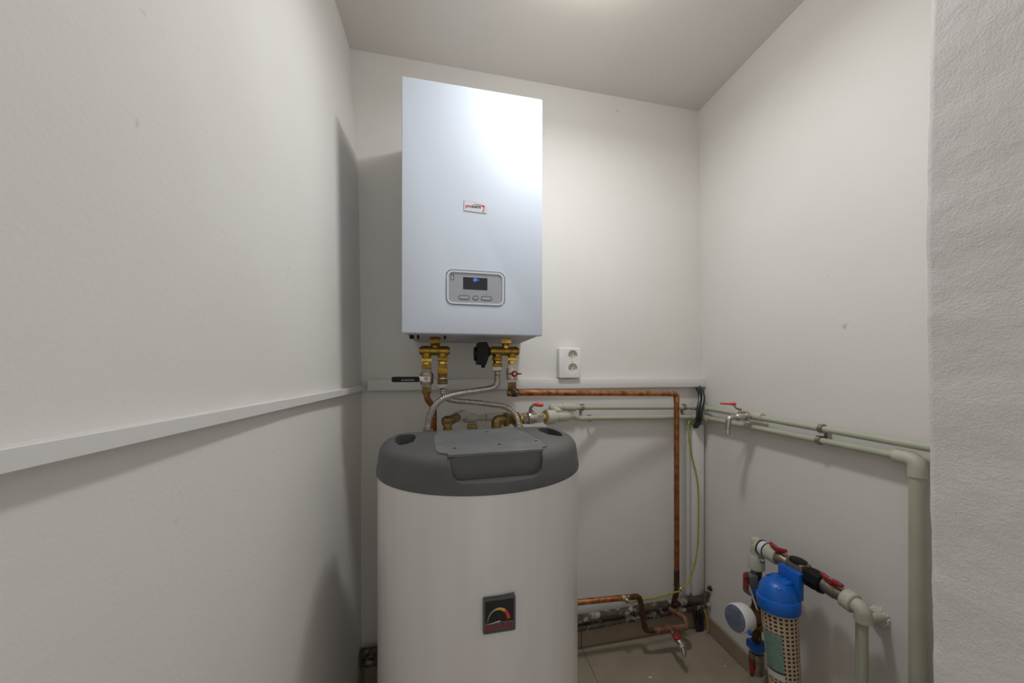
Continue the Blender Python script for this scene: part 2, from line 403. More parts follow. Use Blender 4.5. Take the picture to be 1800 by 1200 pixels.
obj('indicator', ring_prism(B(), rrect(0.0015, 0.0115, 1.4255, 1.4425, 0.003, 3), rrect(0.0032, 0.0098, 1.4272, 1.4408, 0.002, 3), XZ, bf, bf-0.0009), 'line_grey', cp)
obj('indicator_light', box(B(), 0.005, 0.008, bf-0.0008, bf, 1.4285, 1.4335), 'white_plastic', cp)
for xc_ in (0.041, 0.1075): obj('arrow_print', prism(B(), [(xc_-0.001, 1.386), (xc_+0.001, 1.386), (xc_, 1.390)], XZ, bf, bf-0.0008), 'line_grey', cp)

lp = obj('logo_plate', prism(B(), [(0.0405, 1.634), (0.1075, 1.6315), (0.1075, 1.652), (0.098, 1.656), (0.084, 1.6615), (0.0405, 1.6645)][::-1], XZ, bf, bf-0.0016), 'panel_light', t)
obj('plate_edge', tube(B(), [(0.0405, bf-0.001, 1.635), (0.0405, bf-0.001, 1.6645), (0.084, bf-0.001, 1.6615), (0.098, bf-0.001, 1.656), (0.1075, bf-0.001, 1.652), (0.1075, bf-0.001, 1.634)], 0.0007, 6), 'panel_grey', lp)
obj('lettering_red', text_bm('pro', 0.0125, (0.0455, bf-0.0019, 1.6445), width=0.016, bold=0.0003), 'red_logo', lp)
obj('lettering_black', text_bm('therm', 0.0125, (0.0622, bf-0.0019, 1.6445), width=0.028, bold=0.0003), 'black_print', lp)
bm = B()
prism(bm, [(0.070, 1.6565), (0.1015, 1.6535), (0.1015, 1.651), (0.072, 1.655)], XZ, bf-0.0016, bf-0.0022)
prism(bm, [(0.0925, 1.6515), (0.1015, 1.6515), (0.1015, 1.648), (0.0985, 1.634), (0.0945, 1.636), (0.0975, 1.6405), (0.0985, 1.6485)], XZ, bf-0.0016, bf-0.0022)
obj('logo_mark', bm, 'red_logo', lp)

# ------------------------------------------------------------------ storage tank
TX, TY, TR = 0.0832, 1.001, 0.262
t = thing('storage_tank', 'white cylindrical hot water tank with a dark grey lid', 'water tank', (TX, TY, 0))
obj('body', lathe(B(), (TX, TY, 0.03), (0, 0, 1), [(0, 0.255), (0.008, 0.262), (0.86, 0.262), (0.874, 0.2625), (0.88, 0.25), (0.885, 0.1)], 128), 'tank', t, label='white enamelled cylinder')
for k in range(3):
    a = math.radians(30+120*k); px, py = TX+0.2*math.cos(a), TY+0.2*math.sin(a)
    obj('foot', lathe(B(), (px, py, 0), (0, 0, 1), [(0, 0.022), (0.006, 0.022), (0.01, 0.01), (0.032, 0.01)], 14), 'black', t)
la = math.radians(4)
def lid_pt(x, y, z):
    return Vector((TX+x*math.cos(la)-y*math.sin(la), TY+x*math.sin(la)+y*math.cos(la), z))
bm = B(); rings = []; NS = 128
for r, z, cut in ((0.2645, 0.9035, .105), (0.265, 0.907, .105), (0.262, 0.930, .102), (0.2585, 0.953, .099), (0.2565, 0.961, .098), (0.253, 0.968, .097), (0.247, 0.974, .095), (0.239, 0.978, .093), (0.225, 0.9805, .09), (0.2, 0.9818, .088)):
    ring = []
    for k in range(NS):
        a = 2*PI*(k+0.5)/NS; x, y = r*math.cos(a), r*math.sin(a)
        if y > cut:
            lim = math.sqrt(r*r-cut*cut)
            x = lim*math.cos((a-math.asin(cut/r))/(PI-2*math.asin(cut/r))*PI); y = cut
        ring.append(bm.verts.new(lid_pt(x, y, z)))
    rings.append(ring)
for a, b in zip(rings[:-1], rings[1:]):
    for k in range(NS): bm.faces.new((a[k], a[(k+1) % NS], b[(k+1) % NS], b[k]))
bm.faces.new(rings[0][::-1]); bm.faces.new(rings[-1])
lid = obj('lid', bm, 'lid', t, label='dark grey plastic lid')
def lidmap(p, q, d): return lid_pt(p, d, q)
def lidxy(p, q, d): return lid_pt(p, q, d)
def recess_poly(g=0.0):
    pts = [(-0.104+g, 1.02), (-0.102+g, 0.98)]
    for k in range(7):
        a = PI+PI/2*k/6; pts.append((-0.075+g+0.016*math.cos(a)-0.0045*(1-k/6), 0.944+0.016*math.sin(a)+g))
    for k in range(7):
        a = 1.5*PI+PI/2*k/6; pts.append((0.075-g+0.016*math.cos(a)+0.0045*(k/6), 0.944+0.016*math.sin(a)+g))
    return pts+[(0.102-g, 0.98), (0.104-g, 1.02)]
cut = [prism(B(), recess_poly(), lidmap, -0.3, -0.226)]
for sx in (-1, 1):
    poly = []
    for k in range(9):
        a = math.radians(-22+38*k/8); poly.append((sx*0.222*math.cos(a), 0.222*math.sin(a)))
    poly += [(sx*0.196, 0.060), (sx*0.176, 0.052), (sx*0.170, 0.0), (sx*0.176, -0.055), (sx*0.19, -0.078)]
    cut.append(prism(B(), poly if sx > 0 else poly[::-1], lidxy, 0.940, 1.02))
boolean(lid, cut)
bm = B()
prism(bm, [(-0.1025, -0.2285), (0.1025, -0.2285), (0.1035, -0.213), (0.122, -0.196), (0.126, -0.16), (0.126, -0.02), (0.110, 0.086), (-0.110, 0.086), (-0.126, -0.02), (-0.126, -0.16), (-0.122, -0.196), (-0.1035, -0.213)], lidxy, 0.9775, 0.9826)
plate = obj('top_plate', bm, 'lid_lit_dusty', t, label='dusty grey lid plate with top light painted into its colour')
for (px, py) in ((-0.085, -0.165), (0.02, -0.15), (0.115, -0.135), (0.02, 0.03)):
    obj('screw_hole', lathe(B(), lid_pt(px, py, 0.9815), (0, 0, 1), [(0, 0.0042), (0.0017, 0.0042)], 12), 'hole', plate)
for nm, px in (('port_socket', -0.069), ('port_socket', -0.008), ('port_socket', 0.070), ('port_socket', 0.150), ('port_socket', 0.223)):
    obj(nm, lathe(B(), (px, 1.186 if px > 0.2 else 1.20, 0.908), (0, 0, 1), [(0, 0.017), (0.046, 0.017)], 16), 'steel_dull', t)
# badge
bcx, bcz = 0.0975, 0.662
bdg = obj('badge', prism(B(), rrect(bcx-0.033, bcx+0.033, bcz-0.0355, bcz+0.0355, 0.003, 3), XZ, TY-0.2585, TY-0.2680), 'badge_frame', t, label='dark square badge with a temperature gauge arc')
yb = TY-0.2680
obj('badge_face', prism(B(), rrect(bcx-0.0285, bcx+0.0285, bcz-0.0145, bcz+0.029, 0.001, 2), XZ, yb+0.001, yb-0.0006), 'badge_face', bdg)
obj('badge_rim', ring_prism(B(), rrect(bcx-0.033, bcx+0.033, bcz-0.0355, bcz+0.0355, 0.003, 3), rrect(bcx-0.0295, bcx+0.0295, bcz-0.032, bcz+0.032, 0.002, 3), XZ, yb+0.001, yb-0.0014), 'badge_frame', bdg)
def arc(a0, a1, w0, w1, name, m):
    bm = B(); n = 10; lo_ = []; hi = []
    for k in range(n+1):
        s = k/n; a = math.radians(a0+(a1-a0)*s); w = w0+(w1-w0)*s
        for lst, r in ((lo_, 0.0235-w), (hi, 0.0235)):
            lst.append(bm.verts.new((bcx-0.001+r*math.cos(a), yb-0.0011, bcz-0.0125+r*1.15*math.sin(a))))
    for k in range(n): bm.faces.new((lo_[k], lo_[k+1], hi[k+1], hi[k]))
    g = bmesh.ops.extrude_face_region(bm, geom=bm.faces[:])
    for v in [e for e in g['geom'] if isinstance(e, bmesh.types.BMVert)]: v.co.y += 0.0006
    obj(name, bm, m, bdg)
arc(180, 112, 0.0008, 0.003, 'gauge_arc', 'grey_print'); arc(112, 55, 0.003, 0.0055, 'gauge_arc', 'yellow_print'); arc(55, 6, 0.0055, 0.0072, 'gauge_arc', 'red_logo')
obj('needle', prism(B(), [(bcx-0.026, bcz-0.0165), (bcx+0.0015, bcz-0.0115), (bcx+0.0015, bcz-0.0135)], XZ, yb-0.0016, yb-0.001), 'white_plastic', bdg)
obj('lettering', text_bm('DRAŽICE', 0.011, (bcx-0.017, yb-0.0006, bcz-0.0275), width=0.043, bold=0.0002), 'red_dark_print', bdg)
obj('logo_mark', prism(B(), rrect(bcx-0.0275, bcx-0.0195, bcz-0.029, bcz-0.0195, 0.001, 2), XZ, yb, yb-0.0006), 'red_dark_print', bdg)

# ------------------------------------------------------------------ cable trunking and socket
t = thing('cable_trunking', 'long white cable trunking level along the wall under the boiler', 'trunking', (0.41, D, 1.08))
obj('base', box(B(), -0.291, XR(1.1)-0.001, 1.424, D, 1.086, 1.120), 'trunk', t)
obj('cover', box(B(), -0.293, XR(1.1)-0.0005, 1.418, 1.430, 1.0835, 1.1235, 0.0015, 2), 'trunk', t)
t = thing('cable_trunking', 'narrow white trunking strip along the left wall', 'trunking', (-0.318, 0.4, 1.084))
obj('base', box(B(), -0.322, -0.306, -0.6, 1.425, 1.0855, 1.1015), 'trunk', t)
obj('cover', box(B(), -0.312, -0.3005, -0.6, 1.427, 1.0845, 1.1022, 0.0008, 1), 'trunk', t)
t = thing('cable_trunking', 'upright white cable trunking in the corner below the black cables', 'trunking', (1.08, D, 0.136))
obj('base', box(B(), 1.054, 1.108, 1.424, D, 0.138, 0.913), 'trunk', t)
obj('cover', box(B(), 1.052, 1.110, 1.417, 1.430, 0.136, 0.915, 0.0015, 2), 'trunk', t)
obj('side_strip', box(B(), 1.034, 1.0515, 1.434, D, 0.15, 0.915, 0.001, 1), 'trunk', t)

t = thing('power_socket', 'white double power socket standing on the trunking', 'socket', (0.477, D, 1.125))
obj('back_box', box(B(), 0.4315, 0.5175, 1.4157, D, 1.128, 1.246, 0.003, 2), 'white_plastic', t)
fp = obj('face_plate', box(B(), 0.4285, 0.5205, 1.404, 1.4155, 1.1255, 1.249, 0.004, 3), 'white_plastic', t)
cups = [(0.4865, 1.2195), (0.4865, 1.1665)]
boolean(fp, [lathe(B(), (x, 1.39, z), (0, 1, 0), [(0, 0.0205), (0.03, 0.0195)], 28) for x, z in cups])
for i, (x, z) in enumerate(cups):
    c = obj('socket_cup', lathe(B(), (x, 1.4125, z), (0, 1, 0), [(0, 0.0200), (0.003, 0.0200)], 28), 'socket_in', t)
    obj('earth_pin', lathe(B(), (x-0.003, 1.4125, z+0.009), (0, -1, 0), [(0, 0.0026), (0.009, 0.0024), (0.010, 0.0015)], 10), 'steel', c)
    for hx in (-0.0095, 0.0095):
        obj('pin_hole', lathe(B(), (x+hx, 1.4126, z-0.002+(0.004 if i == 0 and hx > 0 else 0)), (0, -1, 0), [(0, 0.0027), (0.0003, 0.0027)], 10), 'hole', c)
obj('screw', lathe(B(), (0.4835, 1.4045, 1.1935), (0, -1, 0), [(0, 0.0028), (0.0008, 0.0026)], 12), 'panel_grey', t)

# ------------------------------------------------------------------ manifolds below the boiler
VY = 1.22
def zv(v, s=540.0): return CAM_H+(651.42-v)/s
t = thing('valve_manifold', 'brass two-leg manifold with the black-handled ball valve', 'manifold', (-0.047, VY, 1.221))
X0, XA, XB = -0.047, -0.074, -0.024
bm = B(); nut(bm, (X0, VY, 1.2665), (X0, VY, 1.243), 0.0195); lathe(bm, (X0, VY, 1.243), (0, 0, -1), [(0, .0135), (.004, .0155), (.008, .0130), (.024, .0130)], 18)
obj('union_nut', bm, 'brass', t)
obj('cross_body', lathe(B(), (-0.096, VY, 1.221), (1, 0, 0), [(0, .0115), (.004, .0115), (.0042, .0150), (.018, .0162), (.034, .0148), (.05, .0158), (.066, .0148), (.082, .0162), (.0905, .0150), (.091, .0115), (.095, .0115)], 20), 'brass', t)
def leg(p, x, segs):
    for nm, v0, v1, r, mt, hexa in segs:
        r *= 1.22
        a = (x, VY, zv(v0)); b = (x, VY, zv(v1)); bm = B()
        if hexa: nut(bm, a, b, r)
        else:
            l = zv(v0)-zv(v1); lathe(bm, a, (0, 0, -1), [(0, r*.94), (l*.12, r), (l*.88, r), (l, r*.94)], 18)
        obj(nm, bm, mt, p)
leg(t, XA, [('branch', 620, 630, .0115, 'brass', 0), ('hex_nut', 629.5, 636.5, .0155, 'brass_gold', 1), ('thread', 636.5, 641, .0105, 'brass_gold', 0),
            ('hex_nut', 640.5, 647.5, .0145, 'brass', 1), ('valve_neck', 647, 656, .0145, 'steel_dull', 1), ('valve_body', 655, 675, .0172, 'steel_dull', 0),
            ('valve_neck', 674, 681, .0145, 'steel_dull', 1), ('adapter', 680.5, 692, .0125, 'brass_old', 1)])
leg(t, XB, [('branch', 620, 629, .0118, 'brass', 0), ('hex_nut', 627.5, 634.5, .0160, 'brass', 1), ('thread', 634.5, 641, .0105, 'brass_gold', 0),
            ('hex_nut', 640, 646, .0135, 'brass', 1), ('check_valve', 645, 660, .0150, 'brass', 1), ('neck', 659.5, 667, .0115, 'brass_old', 0),
            ('ring', 663.5, 666.5, .0130, 'steel', 0), ('hex_nut', 667, 674.5, .0155, 'brass_old', 1), ('hose_nut', 674, 682.5, .0138, 'steel', 1)])
lv = obj('lever', box(B(), -0.098, XA+0.010, VY-0.032, VY-0.0275, zv(669), zv(660.5), 0.001, 1), 'steel', t)
obj('stem_plate', box(B(), XA-0.013, XA+0.013, VY-0.028, VY-0.013, zv(671), zv(660), 0.001, 1), 'steel', t)
obj('stem_nut', nut(B(), (XA, VY-0.032, zv(665)), (XA, VY-0.037, zv(665)), 0.006), 'steel_dull', t)
bm = prism(B(), rrect(-0.176, -0.093, zv(670.5), zv(661.5), 0.0055, 5), XZ, VY-0.0345, VY-0.0245)
obj('grip', bm, 'black', lv)
bm = B(); rx = -0.147
for k in range(11):
    h = (0.0035, 0.005, 0.0028, 0.006)[k % 4]; box(bm, rx, rx+0.0022, VY-0.0348, VY-0.0344, zv(668.2), zv(668.2)+h); rx += 0.0036
obj('grip_print', bm, 'grey_print', lv)

t = thing('valve_manifold', 'brass two-leg manifold with the black actuator and red butterfly valve', 'manifold', (0.184, VY, 1.224))
X0, XA, XB = 0.184, 0.155, 0.205
bm = B(); nut(bm, (X0, VY, 1.2665), (X0, VY, 1.247), 0.0195); lathe(bm, (X0, VY, 1.247), (0, 0, -1), [(0, .0135), (.004, .0155), (.008, .0130), (.024, .0130)], 18)
obj('union_nut', bm, 'brass_gold', t)
obj('cross_body', lathe(B(), (0.128, VY, 1.2225), (1, 0, 0), [(0, .0120), (.006, .0120), (.0065, .0148), (.022, .0162), (.04, .0148), (.056, .0158), (.072, .0148), (.09, .0162), (.096, .0150), (.0965, .0115), (.1, .0115)], 20), 'brass', t)
leg(t, XA, [('branch', 620, 629, .0118, 'brass', 0), ('hex_nut', 626.5, 633.5, .0155, 'brass', 1), ('thread', 633.5, 638.5, .0105, 'brass_gold', 0),
            ('hex_nut', 638, 644, .0150, 'brass', 1), ('hose_nut', 643.5, 652, .0145, 'steel', 1)])
leg(t, XB, [('branch', 620, 629, .0115, 'brass', 0), ('hex_nut', 627, 633.5, .0155, 'brass_gold', 1), ('thread', 633, 640, .0110, 'brass_gold', 0),
            ('valve_neck', 639, 648, .0135, 'steel', 1), ('valve_body', 647, 668, .0160, 'steel', 0), ('valve_neck', 667, 673, .0140, 'steel', 1), ('adapter', 672.5, 685.5, .0125, 'brass_old', 1)])
bh = obj('butterfly_handle', lathe(B(), (XB+0.003, VY-0.014, zv(657)), (0, -1, 0), [(0, .006), (.008, .009), (.014, .0105), (.020, .0095), (.0215, .007)], 18), 'red', t, label='red butterfly handle')
for s in (-1, 1):
    bm = prism(B(), [(XB+0.003+s*0.006, zv(657)-0.0035), (XB+0.003+s*0.025, zv(657)-0.0017), (XB+0.003+s*0.025, zv(657)+0.0017), (XB+0.003+s*0.006, zv(657)+0.0035)][::s], XZ, VY-0.033, VY-0.022)
    obj('wing', bm, 'red', bh)
obj('handle_screw', lathe(B(), (XB+0.003, VY-0.0355, zv(657)), (0, -1, 0), [(0, .0045), (.002, .004)], 12), 'steel', bh)
ac = obj('actuator', prism(B(), [(0.085, 1.1765), (0.1145, 1.1745), (0.1225, 1.199), (0.124, 1.236), (0.1195, 1.2445), (0.117, 1.2505), (0.090, 1.2485), (0.0865, 1.2455)][::-1], XZ, VY-0.03, VY+0.028), 'black', t, label='black plastic actuator')
obj('cap', lathe(B(), (0.0865, VY, 1.212), (-1, 0, 0), [(0, .024), (.008, .0235), (.0095, .021)], 24), 'black', ac)
obj('collar', lathe(B(), (0.1225, VY, 1.2205), (1, 0, 0), [(0, .021), (.005, .017), (.009, .0125)], 20), 'black', ac)
obj('cable_gland', lathe(B(), (0.1075, VY, 1.176), (0, 0, -1), [(0, .007), (.010, .006)], 12), 'black', ac)

# hoses: corrugated stainless steel
def hose(ctrl, name, label, r=0.0088):
    pts = resample(spline(ctrl, 16), 0.00165)
    rr = [r*(0.89+0.11*math.cos(2*PI*i/4)) for i in range(len(pts))]
    return tag(obj(name, tube(B(), pts, rr, 14), 'hose', angle=80), label, 'hose')
hose([(0.155, VY, 1.153), (0.1545, 1.217, 1.135), (0.152, 1.208, 1.113), (0.135, 1.196, 1.099), (0.095, 1.178, 1.093), (0.03, 1.163, 1.084), (-0.018, 1.158, 1.071), (-0.047, 1.166, 1.046), (-0.062, 1.182, 1.012), (-0.068, 1.197, 0.985), (-0.069, 1.2, 0.962)],
     'flexible_hose', 'thick corrugated steel hose arching from the actuator manifold to the tank', 0.0112)
hose([(XB*0-0.024, VY, 1.098), (-0.022, 1.222, 1.082), (-0.010, 1.228, 1.065), (0.02, 1.232, 1.056), (0.08, 1.23, 1.050), (0.14, 1.222, 1.042), (0.178, 1.212, 1.036), (0.203, 1.196, 1.021), (0.218, 1.188, 0.995), (0.223, 1.186, 0.962)],
     'flexible_hose', 'corrugated steel hose sagging behind the other to the tank', 0.0098)
for x, y, lb in ((-0.069, 1.2, 'grey hex hose nut on the tank beside the lid corner'), (0.223, 1.186, 'grey hex hose nut on the tank beside the ball valve')):
    bm = nut(B(), (x, y, 0.953), (x, y, 0.972), 0.0185); lathe(bm, (x, y, 0.972), (0, 0, 1), [(0, .0125), (.005, .0105)], 16)
    tag(obj('hose_nut', bm, 'steel_dull'), lb, 'nut')
# copper drop from the black-handled valve
tag(obj('copper_pipe', tube(B(), fillet([(-0.074, VY, 1.084), (-0.073, 1.221, 1.066), (-0.053, 1.245, 1.035), (-0.052, 1.262, 0.6)], 0.02), 0.0100, 16), 'copper_brown'),
    'dark copper pipe dropping from the black-handled valve behind the tank', 'pipe')

# ------------------------------------------------------------------ long copper run
t = thing('copper_pipe', 'long copper pipe running right from the red butterfly valve and down to the floor pipes', 'pipe', (0.926, 1.36, 0.15))
pA = Vector((0.206, 1.222, 1.0815)); pB = Vector((0.926, 1.352, 1.0605)); pC = Vector((0.930, 1.356, 0.32)); pD = Vector((0.936, 1.385, 0.155))
dAB = (pB-pA).normalized()
obj('horizontal_run', tube(B(), [pA+dAB*0.012, pB-dAB*0.024], 0.0108, 18), 'copper', t)
obj('elbow', tube(B(), fillet([pB-dAB*0.036, pB, pB+Vector((0.0002, 0, -0.036))], 0.022, 8), 0.0122, 18), 'copper', t)
obj('solder_ring', cyl(B(), pB-dAB*0.037, pB-dAB*0.0335, 0.0126), 'steel', t)
obj('vertical_run', tube(B(), [pB+Vector((0.0002, 0, -0.03)), pC], 0.0108, 18), 'copper_brown', t)
obj('lower_run', tube(B(), fillet([pC, pC+Vector((0, 0.001, -0.09)), pD], 0.02), 0.0112, 18), 'copper_burnt', t)
obj('start_elbow', tube(B(), fillet([(0.205, VY, 1.094), (0.205, VY, 1.0800), pA+dAB*0.020], 0.012, 8), 0.0135, 18), 'copper_burnt', t)
obj('elbow_boss', lathe(B(), (0.206, VY, 1.081), (-1, 0.1, 0), [(0, .0125), (.014, .0125), (.018, .010)], 16), 'brass_old', t)

# ------------------------------------------------------------------ fittings on the tank ports
t = thing('elbow_fitting', 'round tarnished brass elbow on the tank port leading to green pipe', 'fitting', (-0.008, 1.2, 0.954))
obj('hex_nut', nut(B(), (-0.008, 1.2, 0.954), (-0.008, 1.2, 0.970), 0.0175), 'brass', t)
obj('elbow', lathe(B(), (-0.008, 1.2, 0.970), (0, 0, 1), [(0, .0125), (.008, .0135), (.014, .0175), (.022, .0195), (.030, .0190), (.037, .0145), (.041, .006)], 20), 'brass_old', t)
obj('outlet', tube(B(), [(-0.006, 1.203, 0.993), (0.026, 1.285, 0.996)], 0.0155, 16), 'brass_old', t)
t = thing('plug_fitting', 'low brass hex plug closing the middle tank port', 'fitting', (0.07, 1.2, 0.954))
obj('hex_plug', nut(B(), (0.07, 1.2, 0.954), (0.07, 1.2, 0.981), 0.0185), 'brass_old', t)
obj('port_ring', lathe(B(), (0.07, 1.2, 0.9535), (0, 0, 1), [(0, .019), (.006, .019)], 18), 'brass_old', t)

t = thing('ball_valve', 'nickel ball valve with a red lever on a brass elbow at the tank', 'valve', (0.15, 1.2, 0.954))
obj('port_nut', nut(B(), (0.150, 1.2, 0.954), (0.150, 1.2, 0.970), 0.0190), 'brass_old', t)
vd = Vector((1.0, 0.32, -0.015)).normalized()
v0 = Vector((0.150, 1.205, 0.992))
obj('elbow', tube(B(), fillet([(0.150, 1.202, 0.968), v0, v0+vd*0.036], 0.017, 8), 0.0165, 18), 'brass_old', t)
def along(a, b, r, nm, mt, hexa=False, par=None, seg=18):
    bm = B()
    A_, B_ = v0+vd*a, v0+vd*b
    if hexa: nut(bm, A_, B_, r)
    else:
        l = b-a; lathe(bm, A_, vd, [(0, r*.93), (l*.15, r), (l*.85, r), (l, r*.93)], seg)
    return obj(nm, bm, mt, par or t)
along(.028, .046, .0235, 'union_nut', 'brass_old', True)
along(.045, .063, .0165, 'union_neck', 'brass_old')
along(.062, .084, .0235, 'union_nut', 'brass_old', True)
along(.084, .097, .0155, 'thread', 'brass_gold')
along(.096, .121, .0195, 'valve_end', 'steel_dull', True)
along(.118, .150, .0220, 'valve_body', 'steel')
along(.147, .178, .0195, 'valve_end', 'steel', True)
along(.176, .196, .0150, 'thread', 'brass_gold')
vc = v0+vd*.134
obj('stem', lathe(B(), vc, (0, -0.15, 1), [(0, .010), (.022, .0085), (.030, .006)], 14), 'steel_dull', t)
bm = B(); tube(bm, [vc+Vector((-0.004, -0.006, .022)), vc+Vector((-0.004, -0.010, .036)), vc+Vector((0.006, -0.012, .0475)), vc+Vector((0.018, -0.014, .049))], [.006, .0055, .005, .005], 8)
lv = obj('lever_arm', bm, 'steel_dull', t)
gp = vc+Vector((0.008, -0.014, .0485))
bm = lathe(B(), gp, (1, -0.25, -0.06), [(0, .003), (.004, .0062), (.022, .0072), (.030, .0055), (.033, .002)], 12)
obj('lever_grip', bm, 'red_bright', lv)

t = thing('pipe_adapter', 'pale green threaded adapter and crossover tee joining both green pipes', 'fitting', (0.36, 1.3, 0.97))
along(.194, .230, .0275, 'adapter_collar', 'green_pale', seg=24)
along(.228, .247, .0185, 'neck', 'green_pale')
along(.244, .290, .0205, 'tee_body', 'green_pale')
tee = v0+vd*.266
along(.286, .306, .0160, 'tee_socket', 'green_pale')
UPZ, LOZ, GY = 1.003, 0.956, 1.414
obj('crossover', tube(B(), fillet([tee+Vector((0.0, 0.004, 0.004)), Vector((0.388, 1.362, 1.012)), Vector((0.404, GY, 1.010)), Vector((0.468, GY, UPZ+0.004))], [0.02, 0.03], 8), 0.0158, 16), 'green_pale', t)
obj('crossover_collar', cyl(B(), (0.445, GY, UPZ+0.006), (0.50, GY, UPZ+0.0035), 0.0175, 18), 'green_pale', t)

# ------------------------------------------------------------------ green pipes on the walls
PX = 1.09
def green_run(name, label, pts, r, rad=0.03):
    return tag(obj(name, tube(B(), fillet(pts, rad, 8), r, 18), 'green'), label, 'pipe')
te = v0+vd*.30
t = thing('green_pipe', 'upper green water pipe running round the corner and off behind the wall end', 'pipe', (0.9, GY, UPZ))
obj('run', tube(B(), fillet([(0.47, GY, UPZ+0.003), (PX, GY, 0.993), (PX, 0.33, 0.970)], 0.03, 8), 0.0098, 18), 'green', t)
obj('corner_elbow', tube(B(), fillet([(PX-0.045, GY, 0.9945), (PX, GY, 0.994), (PX, GY-0.045, 0.9925)], 0.026, 8), 0.0135, 18), 'green_pale', t)
t = thing('green_pipe', 'lower green water pipe turning down beside the wall end', 'pipe', (0.9, GY, LOZ))
obj('run', tube(B(), fillet([tuple(te), (0.50, 1.372, 0.965), (0.60, GY, 0.960), (PX+0.002, GY, 0.950), (PX, 0.644, 0.943), (PX, 0.644, 0.02)], [0.05, 0.08, 0.03, 0.02], 8), 0.0098, 18), 'green', t)
obj('corner_elbow', tube(B(), fillet([(PX-0.045, GY, 0.9505), (PX, GY, 0.950), (PX, GY-0.045, 0.9497)], 0.026, 8), 0.0135, 18), 'green_pale', t)
obj('down_elbow', tube(B(), fillet([(PX, 0.687, 0.9433), (PX, 0.644, 0.943), (PX, 0.644, 0.902)], 0.022, 8), 0.0175, 18), 'green_pale', t)
obj('down_pipe', tube(B(), [(PX, 0.644, 0.91), (PX, 0.644, 0.003)], 0.0150, 18), 'green', t)
t = thing('green_pipe', 'short green pipe with elbow behind the capped tank ports', 'pipe', (0.1, 1.33, 0.99))
obj('run', tube(B(), [(0.072, 1.33, 0.984), (0.26, 1.36, 0.985)], 0.0112, 16), 'green', t)
obj('elbow', tube(B(), fillet([(0.022, 1.272, 0.997), (0.046, 1.325, 1.000), (0.060, 1.33, 0.985), (0.092, 1.335, 0.984)], 0.016, 8), 0.0180, 18), 'green_pale', t)
obj('coupler', tube(B(), [(0.128, 1.339, 0.985), (0.20, 1.35, 0.985)], 0.0150, 18), 'green_pale', t)

def clip(base, n, axis, label, drop):
    """pipe clip: steel hook around the pipe and a standoff into the wall"""
    t = thing('pipe_clip', label, 'pipe clip', tuple(base))
    base = Vector(base); n = Vector(n); axis = Vector(axis)
    up = Vector((0, 0, 1))
    bm = B(); pts = [base+(n*math.cos(a)+up*math.sin(a))*0.0122 for a in [math.radians(-110+20*k) for k in range(15)]]
    bm2 = B()
    V = []
    for p in pts:
        d = (p-base).normalized()
        V.append([bm2.verts.new(p+axis*s*0.006+d*e) for s, e in ((-1, 0), (1, 0), (1, .0016), (-1, .0016))])
    for a, b in zip(V[:-1], V[1:]):
        for k in range(4): bm2.faces.new((a[k], a[(k+1) % 4], b[(k+1) % 4], b[k]))
    bm2.faces.new(V[0]); bm2.faces.new(V[-1]); bm.free()
    obj('hook', bm2, 'steel_dull', t)
    obj('standoff', tube(B(), [base-n*0.0125, base-n*0.032], 0.0035, 10), 'steel_dull', t)
    if drop:
        obj('bridge', box(B(), *sorted((base.x-n.x*0.018-abs(axis.x)*.005, base.x-n.x*0.013+abs(axis.x)*.005)), *sorted((base.y-n.y*0.018-abs(axis.y)*.005, base.y-n.y*0.013+abs(axis.y)*.005)), base.z-drop, base.z+0.006), 'steel_dull', t)
clip((PX, 0.872, 0.982), (-1, 0, 0), (0, 1, 0), 'steel clip hooked over the upper green pipe on the right wall', 0.035)
clip((PX, 0.879, 0.9465), (-1, 0, 0), (0, 1, 0), 'steel clip holding the lower green pipe on the right wall', 0)
clip((1.005, GY, 0.9955), (0, -1, 0), (1, 0, 0), 'steel clip on the upper green pipe beside the upright copper pipe', 0.03)
clip((0.53, GY, 1.0055), (0, -1, 0), (1, 0, 0), 'steel clip on the upper green pipe below the socket', 0.03)
clip((0.56, 1.407, 0.9610), (0, -1, 0), (1, 0, 0), 'steel clip on the lower green pipe below the socket', 0)

# tap
t = thing('garden_tap', 'nickel hose tap with a red lever on the green pipe', 'tap', (1.05, 1.10, 0.98))
ty = 1.135
obj('tee', tube(B(), [(PX, ty+0.03, 0.990), (PX, ty-0.05, 0.9885)], 0.0145, 18), 'green_pale', t)
td = Vector((-1, 0.10, -0.06)).normalized(); t0 = Vector((PX-0.012, ty, 0.9885))
obj('body', lathe(B(), t0, td, [(0, .0155), (.006, .0155), (.0065, .019), (.018, .019), (.0185, .0135), (.032, .0155), (.048, .014), (.052, .011)], 16), 'steel', t)
sp = t0+td*0.045
obj('spout', tube(B(), fillet([sp, sp+td*0.034, sp+td*0.037+Vector((0, 0.002, -0.042))], 0.014, 8), 0.0100, 14), 'steel', t)
hb = sp+td*0.037+Vector((0, 0.002, -0.038))
obj('hose_barb', lathe(B(), hb, (0, 0, -1), [(0, .0095), (.003, .0095), (.004, .0072), (.009, .0088), (.010, .0072), (.015, .0086), (.016, .007), (.021, .0082), (.023, .0065)], 14), 'steel', t)
sb = t0+td*0.034
obj('stem', lathe(B(), sb, (0, 0, 1), [(0, .009), (.018, .0075), (.022, .004), (.03, .004)], 12), 'steel_dull', t)
lv = obj('lever_arm', tube(B(), [sb+Vector((0.006, 0, .026)), sb+Vector((-0.012, .004, .030)), sb+Vector((-0.022, .008, .044))], .0032, 8), 'steel_dull', t)
gp = sb+Vector((-0.012, .006, .046))
obj('lever_grip', lathe(B(), gp, (-0.9, 0.45, 0.03), [(0, .004), (.005, .0065), (.014, .0055), (.02, .004), (.052, .0036), (.055, .0015)], 10), 'red_bright', lv)

